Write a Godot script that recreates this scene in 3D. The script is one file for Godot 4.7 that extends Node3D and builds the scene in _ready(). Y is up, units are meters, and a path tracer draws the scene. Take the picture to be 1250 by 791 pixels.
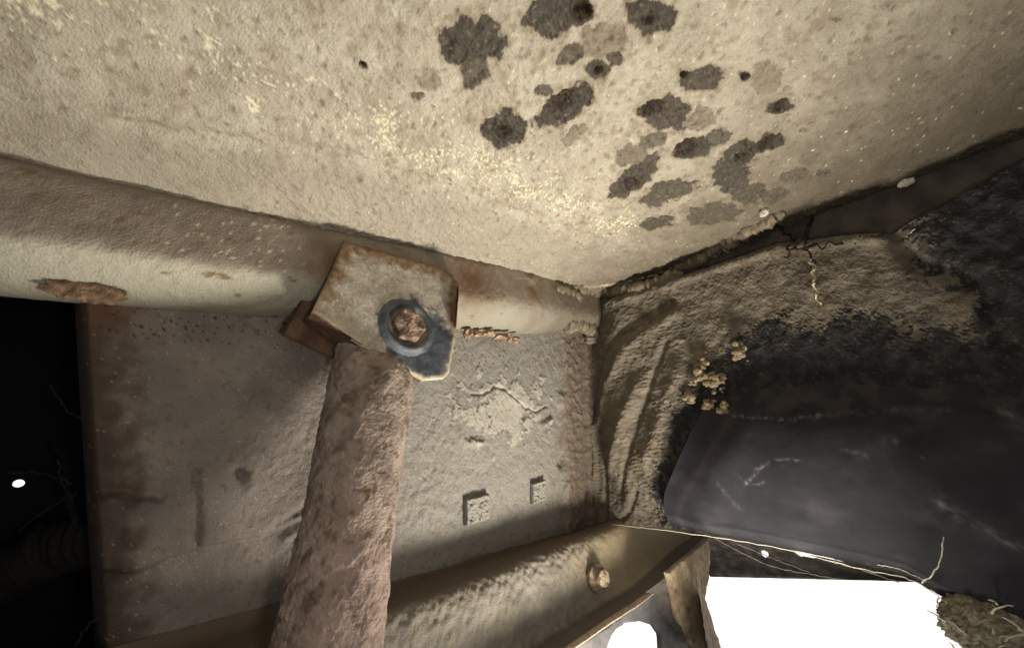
extends Node3D

# Under a car's wheel arch: x runs along the inner panel towards the corner, z out of it, y up.
var soft := FastNoiseLite.new()
var rough := FastNoiseLite.new()
var cells := FastNoiseLite.new()
var rng := RandomNumberGenerator.new()
var grit: NoiseTexture2D
var grain: NoiseTexture2D
var lumps: NoiseTexture2D
var cam_pos := Vector3(-.435, .45, .35)

func n1(x: float, y: float, f: float) -> float: return soft.get_noise_2d(x * f, y * f)
func nf(x: float, y: float, f: float) -> float: return rough.get_noise_2d(x * f, y * f)
func n3(p: Vector3, f: float) -> float: return rough.get_noise_3d(p.x * f, p.y * f, p.z * f)
func sstep(a: float, b: float, x: float) -> float: return smoothstep(a, b, x)

# ---------------------------------------------------------------- materials
func paint(roughness: float, relief := .04, scale := 14.0, metal := 0.0, spec := .4) -> StandardMaterial3D:
	var m := StandardMaterial3D.new()
	m.vertex_color_use_as_albedo = true
	m.vertex_color_is_srgb = true
	m.roughness = roughness
	m.metallic = metal
	m.metallic_specular = spec
	m.uv1_triplanar = true
	m.uv1_world_triplanar = true
	m.uv1_scale = Vector3.ONE * scale
	m.albedo_texture = grain
	m.heightmap_enabled = relief > 0.0
	m.heightmap_texture = grit
	m.heightmap_scale = relief
	return m

func flat(c: Color, roughness: float, relief := .03, scale := 14.0, metal := 0.0) -> StandardMaterial3D:
	var m := paint(roughness, relief, scale, metal)
	m.vertex_color_use_as_albedo = false
	m.albedo_color = c
	return m

func noise_texture(f: float, octaves: int, s: int, a: Color, b: Color, mid: Color) -> NoiseTexture2D:
	var n := FastNoiseLite.new()
	n.seed = s
	n.frequency = f
	n.fractal_octaves = octaves
	n.noise_type = FastNoiseLite.TYPE_SIMPLEX_SMOOTH
	var t := NoiseTexture2D.new()
	t.width = 1024
	t.height = 1024
	t.seamless = true
	t.noise = n
	var g := Gradient.new()
	g.offsets = PackedFloat32Array([0.0, .5, 1.0])
	g.colors = PackedColorArray([a, mid, b])
	t.color_ramp = g
	return t

# ---------------------------------------------------------------- tree of things
var taken := {}
func numbered(called: String) -> String:
	var k: int = taken.get(called, 0)
	taken[called] = k + 1
	return called if k == 0 else "%s_%03d" % [called, k]

func tag(o: Node, label := "", category := "", group := "", kind := "") -> Node:
	if label: o.set_meta("label", label)
	if category: o.set_meta("category", category)
	if group: o.set_meta("group", group)
	if kind: o.set_meta("kind", kind)
	return o

func put(called: String, mesh: Mesh, m: Material, parent: Node = self) -> MeshInstance3D:
	var o := MeshInstance3D.new()
	o.name = numbered(called) if parent == self else called
	o.mesh = mesh
	o.material_override = m
	parent.add_child(o, true)
	return o

func base(called: String, at := Vector3.ZERO) -> Node3D:
	var o := Node3D.new()
	o.name = numbered(called)
	o.position = at
	add_child(o, true)
	return o

# ---------------------------------------------------------------- shapes
func sheet(nu: int, nv: int, at: Callable, tint: Callable, keep = null) -> ArrayMesh:
	var P := PackedVector3Array()
	var N := PackedVector3Array()
	var K := PackedColorArray()
	var I := PackedInt32Array()
	var w := nu + 1
	P.resize(w * (nv + 1))
	N.resize(P.size())
	K.resize(P.size())
	for j in nv + 1:
		for i in w:
			var u := i / float(nu)
			var v := j / float(nv)
			var p: Vector3 = at.call(u, v)
			P[j * w + i] = p
			K[j * w + i] = tint.call(u, v, p)
	for j in nv + 1:
		for i in w:
			var du := P[j * w + mini(i + 1, nu)] - P[j * w + maxi(i - 1, 0)]
			var dv := P[mini(j + 1, nv) * w + i] - P[maxi(j - 1, 0) * w + i]
			N[j * w + i] = du.cross(dv).normalized()
	var used := keep != null
	for j in nv:
		for i in nu:
			if used and not keep.call((i + .5) / nu, (j + .5) / nv): continue
			var a := j * w + i
			# front side where u x v points
			I.append_array(PackedInt32Array([a, a + w, a + 1, a + 1, a + w, a + w + 1]))
	var A := []
	A.resize(Mesh.ARRAY_MAX)
	A[Mesh.ARRAY_VERTEX] = P
	A[Mesh.ARRAY_NORMAL] = N
	A[Mesh.ARRAY_COLOR] = K
	A[Mesh.ARRAY_INDEX] = I
	var me := ArrayMesh.new()
	if I.size(): me.add_surface_from_arrays(Mesh.PRIMITIVE_TRIANGLES, A)
	return me

func spline(pts: Array, t: float):
	var n := pts.size() - 1
	var f := clampf(t, 0, 1) * n
	var i := mini(int(f), n - 1)
	f -= i
	var a = pts[maxi(i - 1, 0)]
	var b = pts[i]
	var c = pts[i + 1]
	var d = pts[mini(i + 2, n)]
	return .5 * ((2 * b) + (c - a) * f + (2 * a - 5 * b + 4 * c - d) * f * f + (3 * b - a - 3 * c + d) * f * f * f)

# a curve given as points whose x runs up: its y at x
func along(pts: Array, x: float) -> float:
	if x <= pts[0].x: return pts[0].y
	for i in pts.size() - 1:
		if x <= pts[i + 1].x:
			return lerpf(pts[i].y, pts[i + 1].y, (x - pts[i].x) / (pts[i + 1].x - pts[i].x))
	return pts[-1].y

# distance from p to the segment a b
func far(p: Vector2, a: Vector2, b: Vector2) -> float:
	var t := clampf((p - a).dot(b - a) / maxf((b - a).length_squared(), 1e-9), 0, 1)
	return p.distance_to(a + (b - a) * t)

func far_line(p: Vector2, pts: Array) -> float:
	var d := 9.0
	for i in pts.size() - 1: d = minf(d, far(p, pts[i], pts[i + 1]))
	return d

func gauss(d: float, w: float) -> float: return exp(-d * d / (w * w))

# a strand or rod along a spline of points
func strand(pts: Array, r: float, c: Color, steps := 24, wobble := 0.0, sides := 7, taper := .6) -> ArrayMesh:
	return sheet(steps, sides, func(u: float, v: float):
		var p: Vector3 = spline(pts, u)
		var q: Vector3 = spline(pts, minf(u + .02, 1.0)) - spline(pts, maxf(u - .02, 0.0))
		p += Vector3(n3(p, 160), n3(p + Vector3.ONE, 160), n3(p - Vector3.ONE, 160)) * wobble
		var s := q.cross(Vector3(.3, .9, .5)).normalized()
		var t := q.cross(s).normalized()
		var rr: float = r * (1.0 + .5 * n3(p, 300)) * (1.0 - taper * u) * sqrt(clampf(sin(PI * u) * 5.0, 0, 1))
		return p + (s * cos(v * TAU) + t * sin(v * TAU)) * rr,
		func(_u, _v, p: Vector3): return c * (1.0 + .5 * n3(p, 260)))

# a lump of dirt, moss or a flake
func lump(at: Vector3, r: Vector3, bumps: float, f: float, a: Color, b: Color, n := 40) -> ArrayMesh:
	return sheet(n, n / 2, func(u: float, v: float):
		var d := Vector3(sin(v * PI) * cos(u * TAU), cos(v * PI), sin(v * PI) * sin(-u * TAU))
		var p := at + d * r
		return at + d * r * (1.0 + bumps * (n3(p, f) + .6 * n3(p + Vector3.ONE, f * 2.7))),
		func(_u, _v, p: Vector3): return a.lerp(b, clampf(.5 + 1.3 * n3(p, f * 2), 0, 1)))

# a flat plate cut to an outline, with thickness, worn edges and a dirty skin: outline in (s, t) of a frame
func plate(outline: Array, hole: Array, frame: Transform3D, thick: float, step: float, bump: float, tint: Callable) -> ArrayMesh:
	var poly := PackedVector2Array(outline)
	var gap := PackedVector2Array(hole)
	var lo := poly[0]
	var hi := poly[0]
	for p in poly:
		lo = lo.min(p)
		hi = hi.max(p)
	lo -= Vector2.ONE * step
	hi += Vector2.ONE * step
	var nu := int((hi.x - lo.x) / step) + 1
	var nv := int((hi.y - lo.y) / step) + 1
	var edges := []
	for k in poly.size(): edges.append([poly[k], poly[(k + 1) % poly.size()]])
	for k in gap.size(): edges.append([gap[k], gap[(k + 1) % gap.size()]])
	return sheet(nu, nv, func(u: float, v: float):
		var q := Vector2(lerpf(lo.x, hi.x, u), lerpf(lo.y, hi.y, v))
		var d := 9.0
		var near := q
		for e in edges:
			var c := Geometry2D.get_closest_point_to_segment(q, e[0], e[1])
			if c.distance_to(q) < d:
				d = c.distance_to(q)
				near = c
		var inside := Geometry2D.is_point_in_polygon(q, poly) and not (gap.size() > 2 and Geometry2D.is_point_in_polygon(q, gap))
		var p3 := frame * Vector3(q.x, q.y, 0)
		var h: float = bump * (n3(p3, 90) + .5 * n3(p3, 330))
		if not inside:
			var back := minf(d / step, 1.0)
			return frame * Vector3(near.x, near.y, -thick * back)
		h -= .0007 * gauss(d, .0011)
		return frame * Vector3(q.x, q.y, h),
		tint,
		func(u: float, v: float):
			var q := Vector2(lerpf(lo.x, hi.x, u), lerpf(lo.y, hi.y, v))
			var ins := Geometry2D.is_point_in_polygon(q, poly) and not (gap.size() > 2 and Geometry2D.is_point_in_polygon(q, gap))
			if ins: return true
			for e in edges:
				if far(q, e[0], e[1]) < step * 1.3: return true
			return false)

# ---------------------------------------------------------------- the floor pan
# the dark stains: centre, long half axis and short half axis in (x, z), and how dark
var stains := []
var buckets := {}
var craters := []
var flake_line := []
func pan_y(x: float, z: float) -> float:
	return .583 + .04 * minf(x, .06) + (.125 + .65 * maxf(-x, 0)) * z

func stain_at(x: float, z: float) -> Vector2:  # (how far inside, which)
	var best := Vector2(-9, -1)
	for k in buckets.get(Vector2i(floori(x * 50), floori(z * 50)), []):
		var s = stains[k]
		var d := Vector2(x - s[0], z - s[1])
		var det: float = s[2] * s[5] - s[3] * s[4]
		var p: float = (d.x * s[5] - d.y * s[4]) / det
		var q: float = (d.y * s[2] - d.x * s[3]) / det
		var r := sqrt(p * p + q * q)
		var a := 1.10 - r + .45 * nf(x + k, z, 75) + .13 * nf(x, z + k, 190)
		if a > best.x: best = Vector2(a, k)
	return best

func pan_h(x: float, z: float, edge: float) -> float:
	var q := Vector2(x, z)
	var calm := lerpf(.30, 1.0, sstep(-.46, -.31, x))
	var h := .0020 * nf(x, z, 20) + calm * (.0011 * nf(x, z, 95) + .00028 * n1(x, z, 300) + .00030 * n1(x + 3, z, 560))
	h += calm * .0008 * sstep(.15, .5, nf(x + 7, z, 150))
	var mid := gauss(q.distance_to(Vector2(-0.2425, 0.1898)), .14)
	h += mid * .0013 * (.5 - absf(nf(x + 1, z - 3, 55)) * 2.0) + mid * .0005 * n1(x, z, 210)
	h -= calm * .0010 * sstep(.55, .8, n1(x - 5, z, 170))
	h -= .0018 * gauss(far_line(q, fold), .0035)
	h += .0014 * gauss(far_line(q - Vector2(0, .007), fold), .006)
	for c in craters:
		var d := q.distance_to(Vector2(c[0], c[1]))
		if d < c[2] * 2.5:
			h += -.0030 * gauss(d, c[2] * .62) + .0011 * gauss(d - c[2], c[2] * .3)
	return h - .0006 * sstep(-.02, .06, edge)

var fold := []
func pan_at(x: float, z: float, extra := 0.0) -> Vector3:
	var h := pan_h(x, z, stain_at(x, z).x) + extra
	return Vector3(x, pan_y(x, z) - .95 * h, z + .3 * h)

func pan_tint(x: float, z: float) -> Color:
	var q := Vector2(x, z)
	var a := clampf(.5 + 1.1 * nf(x, z, 28), 0, 1)
	var c := Color(.685, .645, .570).lerp(Color(.770, .735, .660), a)
	c = c.lerp(Color(.58, .525, .44), .55 * sstep(.1, .6, nf(x + 9, z, 70)))
	c = c.lerp(Color(.54, .485, .405), .6 * sstep(.5, .8, n1(x - 5, z, 170)))
	c = c.lerp(Color(.84, .81, .735), .5 * sstep(.2, .6, nf(x - 2, z + 4, 140)))
	# the strip below the fold is greyer and rougher
	c = c.lerp(Color(.655, .615, .550), .6 * sstep(0, .02, fold_z(x) - z))
	# lamp falloff towards the wheel, painted in as darkening brown
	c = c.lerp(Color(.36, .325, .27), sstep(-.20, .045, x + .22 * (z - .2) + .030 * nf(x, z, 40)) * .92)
	var pit := n1((x * .75 + z * .66) * .45, (z * .75 - x * .66) * 1.3, 150) + .4 * nf(x, z, 200)
	c = c.lerp(Color(.42, .375, .31), .65 * sstep(.75, .95, pit) * sstep(-.28, -.1, x))
	# chips of pale paint in a band
	var b := far_line(q, flake_line)
	var s := gauss(b, .020) * (.55 + .5 * n1(x, z, 40)) + .16
	var big := sstep(-.30, -.38, x)
	if big > 0 and nf(x * .7 - z * .3, z * 1.6 + x * .5, 95) + .25 * n1(x, z, 300) > .98 - s * .72: c = c.lerp(Color(.96, .93, .80), .85 * big)
	if nf(x, z + 11, 230) - .25 * big + .5 * n1(x, z, 480) > .93 - s * .85: c = c.lerp(Color(.96, .93, .78), .85)
	return c

func fold_z(x: float) -> float: return along(fold, x)

func stain_tint(k: int, x: float, z: float) -> Color:
	var s = stains[k]
	var c := Color(.295, .268, .23).lerp(Color(.635, .585, .50), s[6])
	c = c * (1.0 + .16 * nf(x, z, 160))
	c = c.lerp(Color(.47, .42, .35), .6 * sstep(.25, .6, nf(x, z + 3, 140)))
	c = c.lerp(Color(.62, .57, .48), .6 * sstep(.72, .9, n1(x, z + 3, 260)))
	for cr in craters:
		var d := Vector2(x - cr[0], z - cr[1]).length()
		if d < cr[2] * 1.6: c = c.lerp(Color(.20, .15, .11) * (1.0 + .8 * n1(x, z, 600)), gauss(d, cr[2] * .8))
	c.a = 1
	return c

func build_pan(m: Material) -> void:
	var x0 := -.66
	var x1 := .075
	var z0 := .0
	var z1 := .47
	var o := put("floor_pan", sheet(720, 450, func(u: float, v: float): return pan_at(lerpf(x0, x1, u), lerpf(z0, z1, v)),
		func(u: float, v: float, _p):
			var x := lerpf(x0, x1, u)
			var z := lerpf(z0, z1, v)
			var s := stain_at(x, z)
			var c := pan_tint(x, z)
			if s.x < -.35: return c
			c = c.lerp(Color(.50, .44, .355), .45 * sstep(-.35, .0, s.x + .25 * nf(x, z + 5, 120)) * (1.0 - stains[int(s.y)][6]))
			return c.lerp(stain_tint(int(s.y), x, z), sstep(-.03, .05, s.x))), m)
	tag(o, "dusty beige underside of the floor pan, spotted with dark bare patches", "car panel", "", "structure")
	var dark := paint(.62, .03, 18)
	for k in stains.size():
		var s = stains[k]
		var ex: float = (absf(s[2]) + absf(s[4])) * 1.7
		var ez: float = (absf(s[3]) + absf(s[5])) * 1.7
		var nu := int(2 * ex / .0006) + 2
		var nv := int(2 * ez / .0006) + 2
		var me := sheet(nu, nv, func(u: float, v: float):
				var x: float = s[0] + lerpf(-ex, ex, u)
				var z: float = s[1] + lerpf(-ez, ez, v)
				return pan_at(x, z, .00045 * sstep(-.04, .08, stain_at(x, z).x) - .0002),
			func(u: float, v: float, _p): return stain_tint(k, s[0] + lerpf(-ex, ex, u), s[1] + lerpf(-ez, ez, v)),
			func(u: float, v: float):
				var a := stain_at(s[0] + lerpf(-ex, ex, u), s[1] + lerpf(-ez, ez, v))
				return a.x > 0.0 and int(a.y) == k)
		if me.get_surface_count(): put("bare_patch", me, dark, o)

# ---------------------------------------------------------------- the inner panel (the wall)
var wall_lines := []
func wall_h(x: float, y: float) -> float:
	var q := Vector2(x, y)
	var calm := lerpf(.3, 1.0, sstep(-.41, -.33, x))
	var h := .0016 * nf(x, y, 14) + calm * (.0007 * nf(x, y, 100) + .00025 * n1(x, y, 300))
	var pox := gauss(q.distance_to(Vector2(-0.2242, 0.3844)), .06) + .7 * gauss(q.distance_to(Vector2(-0.3455, 0.4417)), .05) + .25
	h += pox * .0009 * nf(x + 2, y * .8, 110)
	var qw := q + Vector2(nf(x, y, 90), nf(x + 3, y, 90)) * .0016
	for l in wall_lines:
		var d := far_line(qw, l[0])
		if d < l[1] * 3: h += l[2] * gauss(d, l[1])
	# the lower left of the panel is pressed back in a step
	h -= .006 * sstep(-.002, .003, along(wall_step, x) - y) * sstep(-.255, -.275, x)
	# left edge band
	h -= .004 * sstep(-.412, -.420, x - (y - .42) * .1) * sstep(.43, .41, y)
	# peeled sealer between tube and corner
	h += .0011 * sstep(.0, .03, peel(x, y))
	# flange strip next to the corner
	h += .0035 * sstep(-.050, -.044, x) * (1.0 + .5 * nf(x, y, 90)) - .006 * gauss(x + .011 - .002 * n1(y, 0, 40), .0035)
	h += .006 * sstep(.018, .0, x + .0)  * 0.0
	return h

var wall_step := []
func peel(x: float, y: float) -> float:
	var q := (Vector2(x, y) - Vector2(-0.1331, 0.4462)) / Vector2(.085, .05)
	return .55 - q.length() + .9 * nf(x, y, 42) + .25 * nf(x, y, 190)

func wall_tint(x: float, y: float) -> Color:
	var c := Color(.505, .466, .432).lerp(Color(.575, .535, .495), clampf(.5 + 1.2 * nf(x, y, 24), 0, 1))
	var right := sstep(-.29, -.22, x)
	c = c.lerp(Color(.54, .525, .488), right * .85)
	c = c.lerp(Color(.66, .635, .585), right * sstep(.0, .10, peel(x, y)) * .9)
	c = c.lerp(Color(.47, .38, .30), .5 * sstep(.1, .5, nf(x + 5, y, 36)) * sstep(-.12, -.03, x))
	c = c.lerp(Color(.42, .36, .31), .5 * sstep(.25, .6, nf(x + 3, y, 130)))
	# flange strip: brown, darker
	c = c.lerp(Color(.42, .365, .315), .9 * sstep(-.060, -.035, x + .01 * nf(x, y, 50)))
	# free left edge: rust, plus lens vignette painted in as dark brown
	c = c.lerp(Color(.29, .235, .20), .85 * sstep(-.425, -.452, x + .012 * nf(x, y, 60) - (y - .51) * -.17))
	c = c.lerp(Color(.46, .31, .20), .6 * gauss(Vector2(x, y).distance_to(Vector2(-0.4475, 0.5066)), .018))
	if nf(x - 4, y, 200) + .5 * n1(x, y, 520) + .3 * nf(x, y, 25) > .80: c = c.lerp(Color(.78, .74, .67), .6)
	if n1(x + 8, y - 3, 330) > .72 and y > .49: c = c.lerp(Color(.2, .15, .12), .8)
	return c

# ---------------------------------------------------------------- the wheel arch
var arch_lines := []
var arch_black := PackedVector2Array()
var arch_top := []
var arch_low := []
func arch_x(z: float, y: float) -> float:
	var q := Vector2(z, y)
	var h := .003 * nf(z, y, 16) + .0012 * nf(z, y, 70) + .00035 * n1(z, y, 300)
	h += .0006 * n1(z * .5 + y * .8, y * 1.6 - z * .5, 150) * sstep(.2, .1, z)
	for l in arch_lines:
		var d := far_line(q, l[0])
		if d < l[1] * 3: h += l[2] * gauss(d, l[1])
	# it swells out of the corner
	h += .020 * sstep(.0, .06, z) * sstep(.31, .40, y) - .004
	var b := black_in(z, y)
	h += sstep(.0, .12, b) * (-.0008 + .0014 * nf(z + 4, y, 70))
	return -h

func black_in(z: float, y: float, k := 1.0) -> float:
	var w := Vector2(z, y) + k * Vector2( .018 * nf(z, y, 38) + .013 * nf(z, y, 150) + .008 * n1(z, y, 420), .018 * nf(z + 9, y, 38) + .013 * nf(z, y + 5, 150) + .008 * n1(z + 2, y, 420))
	return .12 if Geometry2D.is_point_in_polygon(w, arch_black) else -.1

func arch_tint(z: float, y: float) -> Color:
	var c := Color(.395, .365, .32).lerp(Color(.505, .468, .41), clampf(.5 + 1.2 * nf(z * .6, y * 1.5, 46), 0, 1))
	c = c.lerp(Color(.36, .31, .25), .7 * sstep(.1, .5, nf(z + 3, y, 60)))
	c = c.lerp(Color(.60, .55, .465), .5 * sstep(.25, .6, nf(z + 1, y + 4, 130)))
	var w := sstep(.10, .03, z)
	c = c.lerp(Color(.455, .42, .365), .5 * w)
	var near_black := 0.0
	for k in [.25, .6, 1.0, 1.5, 2.1]:
		if black_in(z, y, k) > 0: near_black += .2
	if near_black > 0:
		var d := Color(.175, .168, .172).lerp(Color(.26, .25, .25), clampf(.2 + 1.4 * nf(z, y + 2, 80), 0, 1))
		if nf(z - 3, y, 300) > .52: d = d.lerp(Color(.5, .46, .40), .6)
		c = c.lerp(d, near_black)
	return c

func _ready() -> void:
	# ---- camera, sky, sun, lamp
	var cam := Camera3D.new()
	cam.name = "camera"
	cam.fov = 72.0
	cam.near = .01
	cam.far = 200
	cam.position = cam_pos
	cam.rotation_degrees = Vector3(10.4, -41.5, 0)
	add_child(cam)
	cam.current = true
	var glass := CameraAttributesPhysical.new()   # a wide phone lens: sharp at the corner, soft close by
	glass.frustum_focal_length = 16.5
	glass.frustum_focus_distance = .38
	glass.exposure_aperture = 11.0
	glass.frustum_far = 200
	glass.frustum_near = .01
	cam.attributes = glass
	var env := Environment.new()
	var sky := Sky.new()
	var pm := ProceduralSkyMaterial.new()
	pm.sky_top_color = Color(.50, .62, .82)
	pm.sky_horizon_color = Color(.86, .90, .95)
	pm.ground_bottom_color = Color(.42, .41, .40)
	pm.ground_horizon_color = Color(.75, .76, .77)
	sky.sky_material = pm
	env.background_mode = Environment.BG_SKY
	env.sky = sky
	env.background_energy_multiplier = .32
	env.tonemap_mode = Environment.TONE_MAPPER_LINEAR
	env.tonemap_exposure = 1.0
	env.sdfgi_enabled = true
	env.ssao_enabled = true
	env.ssil_enabled = true
	var we := WorldEnvironment.new()
	we.name = "environment"
	we.environment = env
	add_child(we)
	var sun := DirectionalLight3D.new()
	sun.name = "sun"
	sun.light_energy = 1.6
	sun.light_color = Color(1, .965, .91)
	sun.light_angular_distance = .5
	sun.shadow_enabled = true
	sun.look_at_from_position(Vector3(1.6, 3.4, -.9), Vector3.ZERO)
	add_child(sun)
	var lamp := SpotLight3D.new()   # the torch held below the arch, aimed up at the floor pan
	lamp.name = "torch_light"
	lamp.light_color = Color(1, .972, .925)
	lamp.light_energy = .385
	lamp.light_size = .045
	lamp.spot_range = 4
	lamp.spot_angle = 51
	lamp.spot_angle_attenuation = 1.0
	lamp.spot_attenuation = 2
	lamp.shadow_enabled = true
	lamp.look_at_from_position(Vector3(-.12, .150, .255), Vector3(-.165, .56, .09), Vector3(1, 0, 0))
	add_child(lamp)
	var flash := OmniLight3D.new()   # the camera's own light, beside the lens
	flash.name = "camera_flash"
	flash.position = Vector3(-.40, .425, .36)
	flash.light_color = Color(1, .97, .92)
	flash.light_energy = .024
	flash.light_size = .012
	flash.omni_range = 4
	flash.omni_attenuation = 2
	flash.shadow_enabled = true
	add_child(flash)

	# ---- noises and textures
	soft.seed = 3
	soft.frequency = 1
	soft.noise_type = FastNoiseLite.TYPE_SIMPLEX_SMOOTH
	soft.fractal_type = FastNoiseLite.FRACTAL_NONE
	rough.seed = 8
	rough.frequency = 1
	rough.noise_type = FastNoiseLite.TYPE_SIMPLEX_SMOOTH
	rough.fractal_octaves = 4
	rng.seed = 42
	grit = noise_texture(.045, 5, 5, Color(0, 0, 0), Color(1, 1, 1), Color(.5, .5, .5))
	grain = noise_texture(.06, 5, 9, Color(.80, .79, .78), Color(1, 1, 1), Color(.93, .93, .925))
	var dusty := paint(.9, .08, 12)
	var metal_skin := paint(.75, .06, 12)

	# ---- ground outside
	var chalk := StandardMaterial3D.new()
	chalk.albedo_color = Color(.955, .95, .94)
	chalk.roughness = 1.0
	var g := PlaneMesh.new()
	g.size = Vector2(160, 160)
	tag(put("ground", g, chalk), "pale sunlit concrete ground outside, seen bright through the opening", "ground", "", "structure")

	var bounce_box := BoxMesh.new()
	bounce_box.size = Vector3(3.0, .008, 3.3)
	var under := put("bounce_sheet", bounce_box, flat(Color(.30, .29, .28), .9, .3, 3.0))  # unseen sheet, added so less sunlight bounces up into the arch
	under.position = Vector3(-1.28, .004, 1.52)
	tag(under, "dark sheet added under the car to cut light bounced off the ground", "ground", "", "structure")
	# ---- floor pan
	fold = [Vector2(-0.4478, 0.0647), Vector2(-0.3959, 0.0787), Vector2(-0.3468, 0.0952), Vector2(-0.2792, 0.1001), Vector2(-0.1965, 0.1055), Vector2(-0.1001, 0.1116)]
	flake_line = [Vector2(-0.4784, 0.1009), Vector2(-0.4537, 0.1155), Vector2(-0.4196, 0.1227), Vector2(-0.3905, 0.105), Vector2(-0.3583, 0.1232), Vector2(-0.3151, 0.1181), Vector2(-0.2589, 0.1297), Vector2(-0.1873, 0.1331), Vector2(-0.1174, 0.1376)]
	stains = [
		[-0.3187, 0.1882, 0.0108, 0.0103, 0.0081, -0.0075] + [0.0], [-0.3094, 0.1764, 0.0067, 0.0044, 0.0043, -0.0057] + [.25], [-0.2945, 0.2207, 0.0091, 0.009, 0.0076, -0.005] + [0.0], [-0.2838, 0.2302, 0.0057, 0.0042, 0.0048, -0.0041] + [.0], [-0.2531, 0.2503, 0.0089, 0.0068, 0.0074, -0.0047] + [.0],
		[-0.263, 0.2293, 0.0097, 0.0071, 0.0067, -0.0051] + [.75], [-0.2727, 0.2126, 0.0035, 0.0052, 0.0048, -0.002] + [.3], [-0.2536, 0.217, 0.005, 0.0036, 0.0041, -0.0033] + [.05], [-0.2501, 0.2273, 0.0034, 0.0025, 0.003, -0.0022] + [.2], [-0.2719, 0.158, 0.01, 0.0063, 0.0082, -0.0096] + [0.0],
		[-0.2519, 0.1901, 0.0038, 0.0162, 0.0093, -0.0023] + [.0], [-0.2702, 0.1902, 0.0044, 0.003, 0.0021, -0.0021] + [.3], [-0.2052, 0.2217, 0.0073, 0.0053, 0.0057, -0.0036] + [.0], [-0.1914, 0.2261, 0.01, 0.0074, 0.0106, -0.0061] + [.1], [-0.1975, 0.2508, 0.007, 0.0079, 0.0078, -0.0027] + [.1],
		[-0.2095, 0.246, 0.0027, 0.0021, 0.0023, -0.0013] + [.0], [-0.1417, 0.2736, 0.0044, 0.0055, 0.0057, -0.0013] + [.0], [-0.1671, 0.2747, 0.0067, 0.0053, 0.01, -0.0037] + [.8], [-0.1534, 0.2217, 0.0066, 0.0105, 0.0089, -0.0029] + [.0], [-0.1479, 0.2365, 0.0033, 0.0075, 0.0065, -0.0015] + [.25],
		[-0.1201, 0.2408, 0.0018, 0.0096, 0.0121, -0.0019] + [.0], [-0.115, 0.2581, 0.004, 0.0073, 0.0079, -0.0016] + [.0], [-0.1019, 0.2259, 0.0033, 0.0102, 0.0208, -0.0048] + [.05], [-0.1625, 0.1783, -0.0018, 0.0206, 0.0112, -0.0022] + [.05], [-0.1819, 0.2078, 0.0034, 0.0068, 0.0067, -0.0023] + [.4],
		[-0.1248, 0.1856, 0.0095, 0.0166, 0.0114, -0.0046] + [.15], [-0.0923, 0.1572, 0.0071, 0.0093, 0.0102, -0.005] + [.1], [-0.0678, 0.2263, 0.0067, 0.0099, 0.0116, -0.0035] + [.15], [-0.0635, 0.2572, 0.0037, 0.0087, 0.0077, -0.0014] + [.3], [-0.0509, 0.2728, 0.0042, 0.0037, 0.0061, -0.0016] + [.25],
		[-0.0734, 0.2711, 0.0041, 0.0061, 0.0069, -0.0014] + [.5], [-0.0647, 0.1937, 0.011, 0.0162, 0.0169, -0.0063] + [.2], [-0.0492, 0.2376, 0.0016, 0.0088, 0.0088, -0.0016] + [.2], [-0.3264, 0.1601, 0.0048, 0.003, 0.0028, -0.0046] + [.85], [-0.1711, 0.236, 0.0048, 0.0072, 0.0078, -0.0023] + [.7], [-0.2308, 0.1795, 0.0005, 0.0082, 0.0054, -0.0011] + [.75], [-0.1833, 0.1911, 0.0088, 0.0061, 0.0078, -0.0054] + [.6], [-0.3597, 0.1491, 0.0014, 0.0008, 0.0007, -0.0015] + [.0], [-0.3274, 0.149, 0.0034, 0.0021, 0.001, -0.0016] + [.3], [-0.1791, 0.2677, 0.002, 0.0015, 0.0026, -0.0011] + [.0]]
	craters = []
	for e in [[-0.2832, 0.2306, 0.0044, 0.0032, 0.0037, -0.0031], [-0.2556, 0.1928, 0.0062, 0.0042, 0.006, -0.0055], [-0.2716, 0.1568, 0.0048, 0.003, 0.0043, -0.0051], [-0.2057, 0.222, 0.0055, 0.0041, 0.0067, -0.0042], [-0.1589, 0.2186, 0.0062, 0.0046, 0.009, -0.0049], [-0.115, 0.2581, 0.0054, 0.0044, 0.0094, -0.0034], [-0.1177, 0.2398, 0.0038, 0.003, 0.0065, -0.0027], [-0.142, 0.2741, 0.0037, 0.003, 0.0058, -0.002], [-0.1605, 0.1755, 0.0048, 0.0033, 0.007, -0.0048], [-0.2809, 0.2341, 0.0023, 0.0017, 0.002, -0.0016], [-0.3597, 0.1491, 0.0017, 0.0011, 0.0008, -0.0019], [-0.1682, 0.2481, 0.0021, 0.0016, 0.003, -0.0014], [-0.108, 0.2772, 0.0022, 0.0018, 0.0038, -0.0011], [-0.2103, 0.2454, 0.0023, 0.0018, 0.0028, -0.0015], [-0.2517, 0.2494, 0.0024, 0.0018, 0.0024, -0.0015], [-0.2528, 0.2175, 0.0023, 0.0017, 0.0023, -0.0018], [-0.1791, 0.2677, 0.002, 0.0015, 0.0026, -0.0011]]:
		craters.append([e[0], e[1], maxf(.0026, .5 * (Vector2(e[2], e[3]).length() + Vector2(e[4], e[5]).length()))])
	for k in stains.size():
		var s = stains[k]
		var ex: float = (absf(s[2]) + absf(s[4])) * 1.7
		var ez: float = (absf(s[3]) + absf(s[5])) * 1.7
		for i in range(floori((s[0] - ex) * 50), floori((s[0] + ex) * 50) + 1):
			for j in range(floori((s[1] - ez) * 50), floori((s[1] + ez) * 50) + 1):
				var key := Vector2i(i, j)
				if not buckets.has(key): buckets[key] = []
				buckets[key].append(k)
	build_pan(dusty)
	# the rest of the car's underside, behind and beside the camera
	var shell := SurfaceTool.new()
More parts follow.
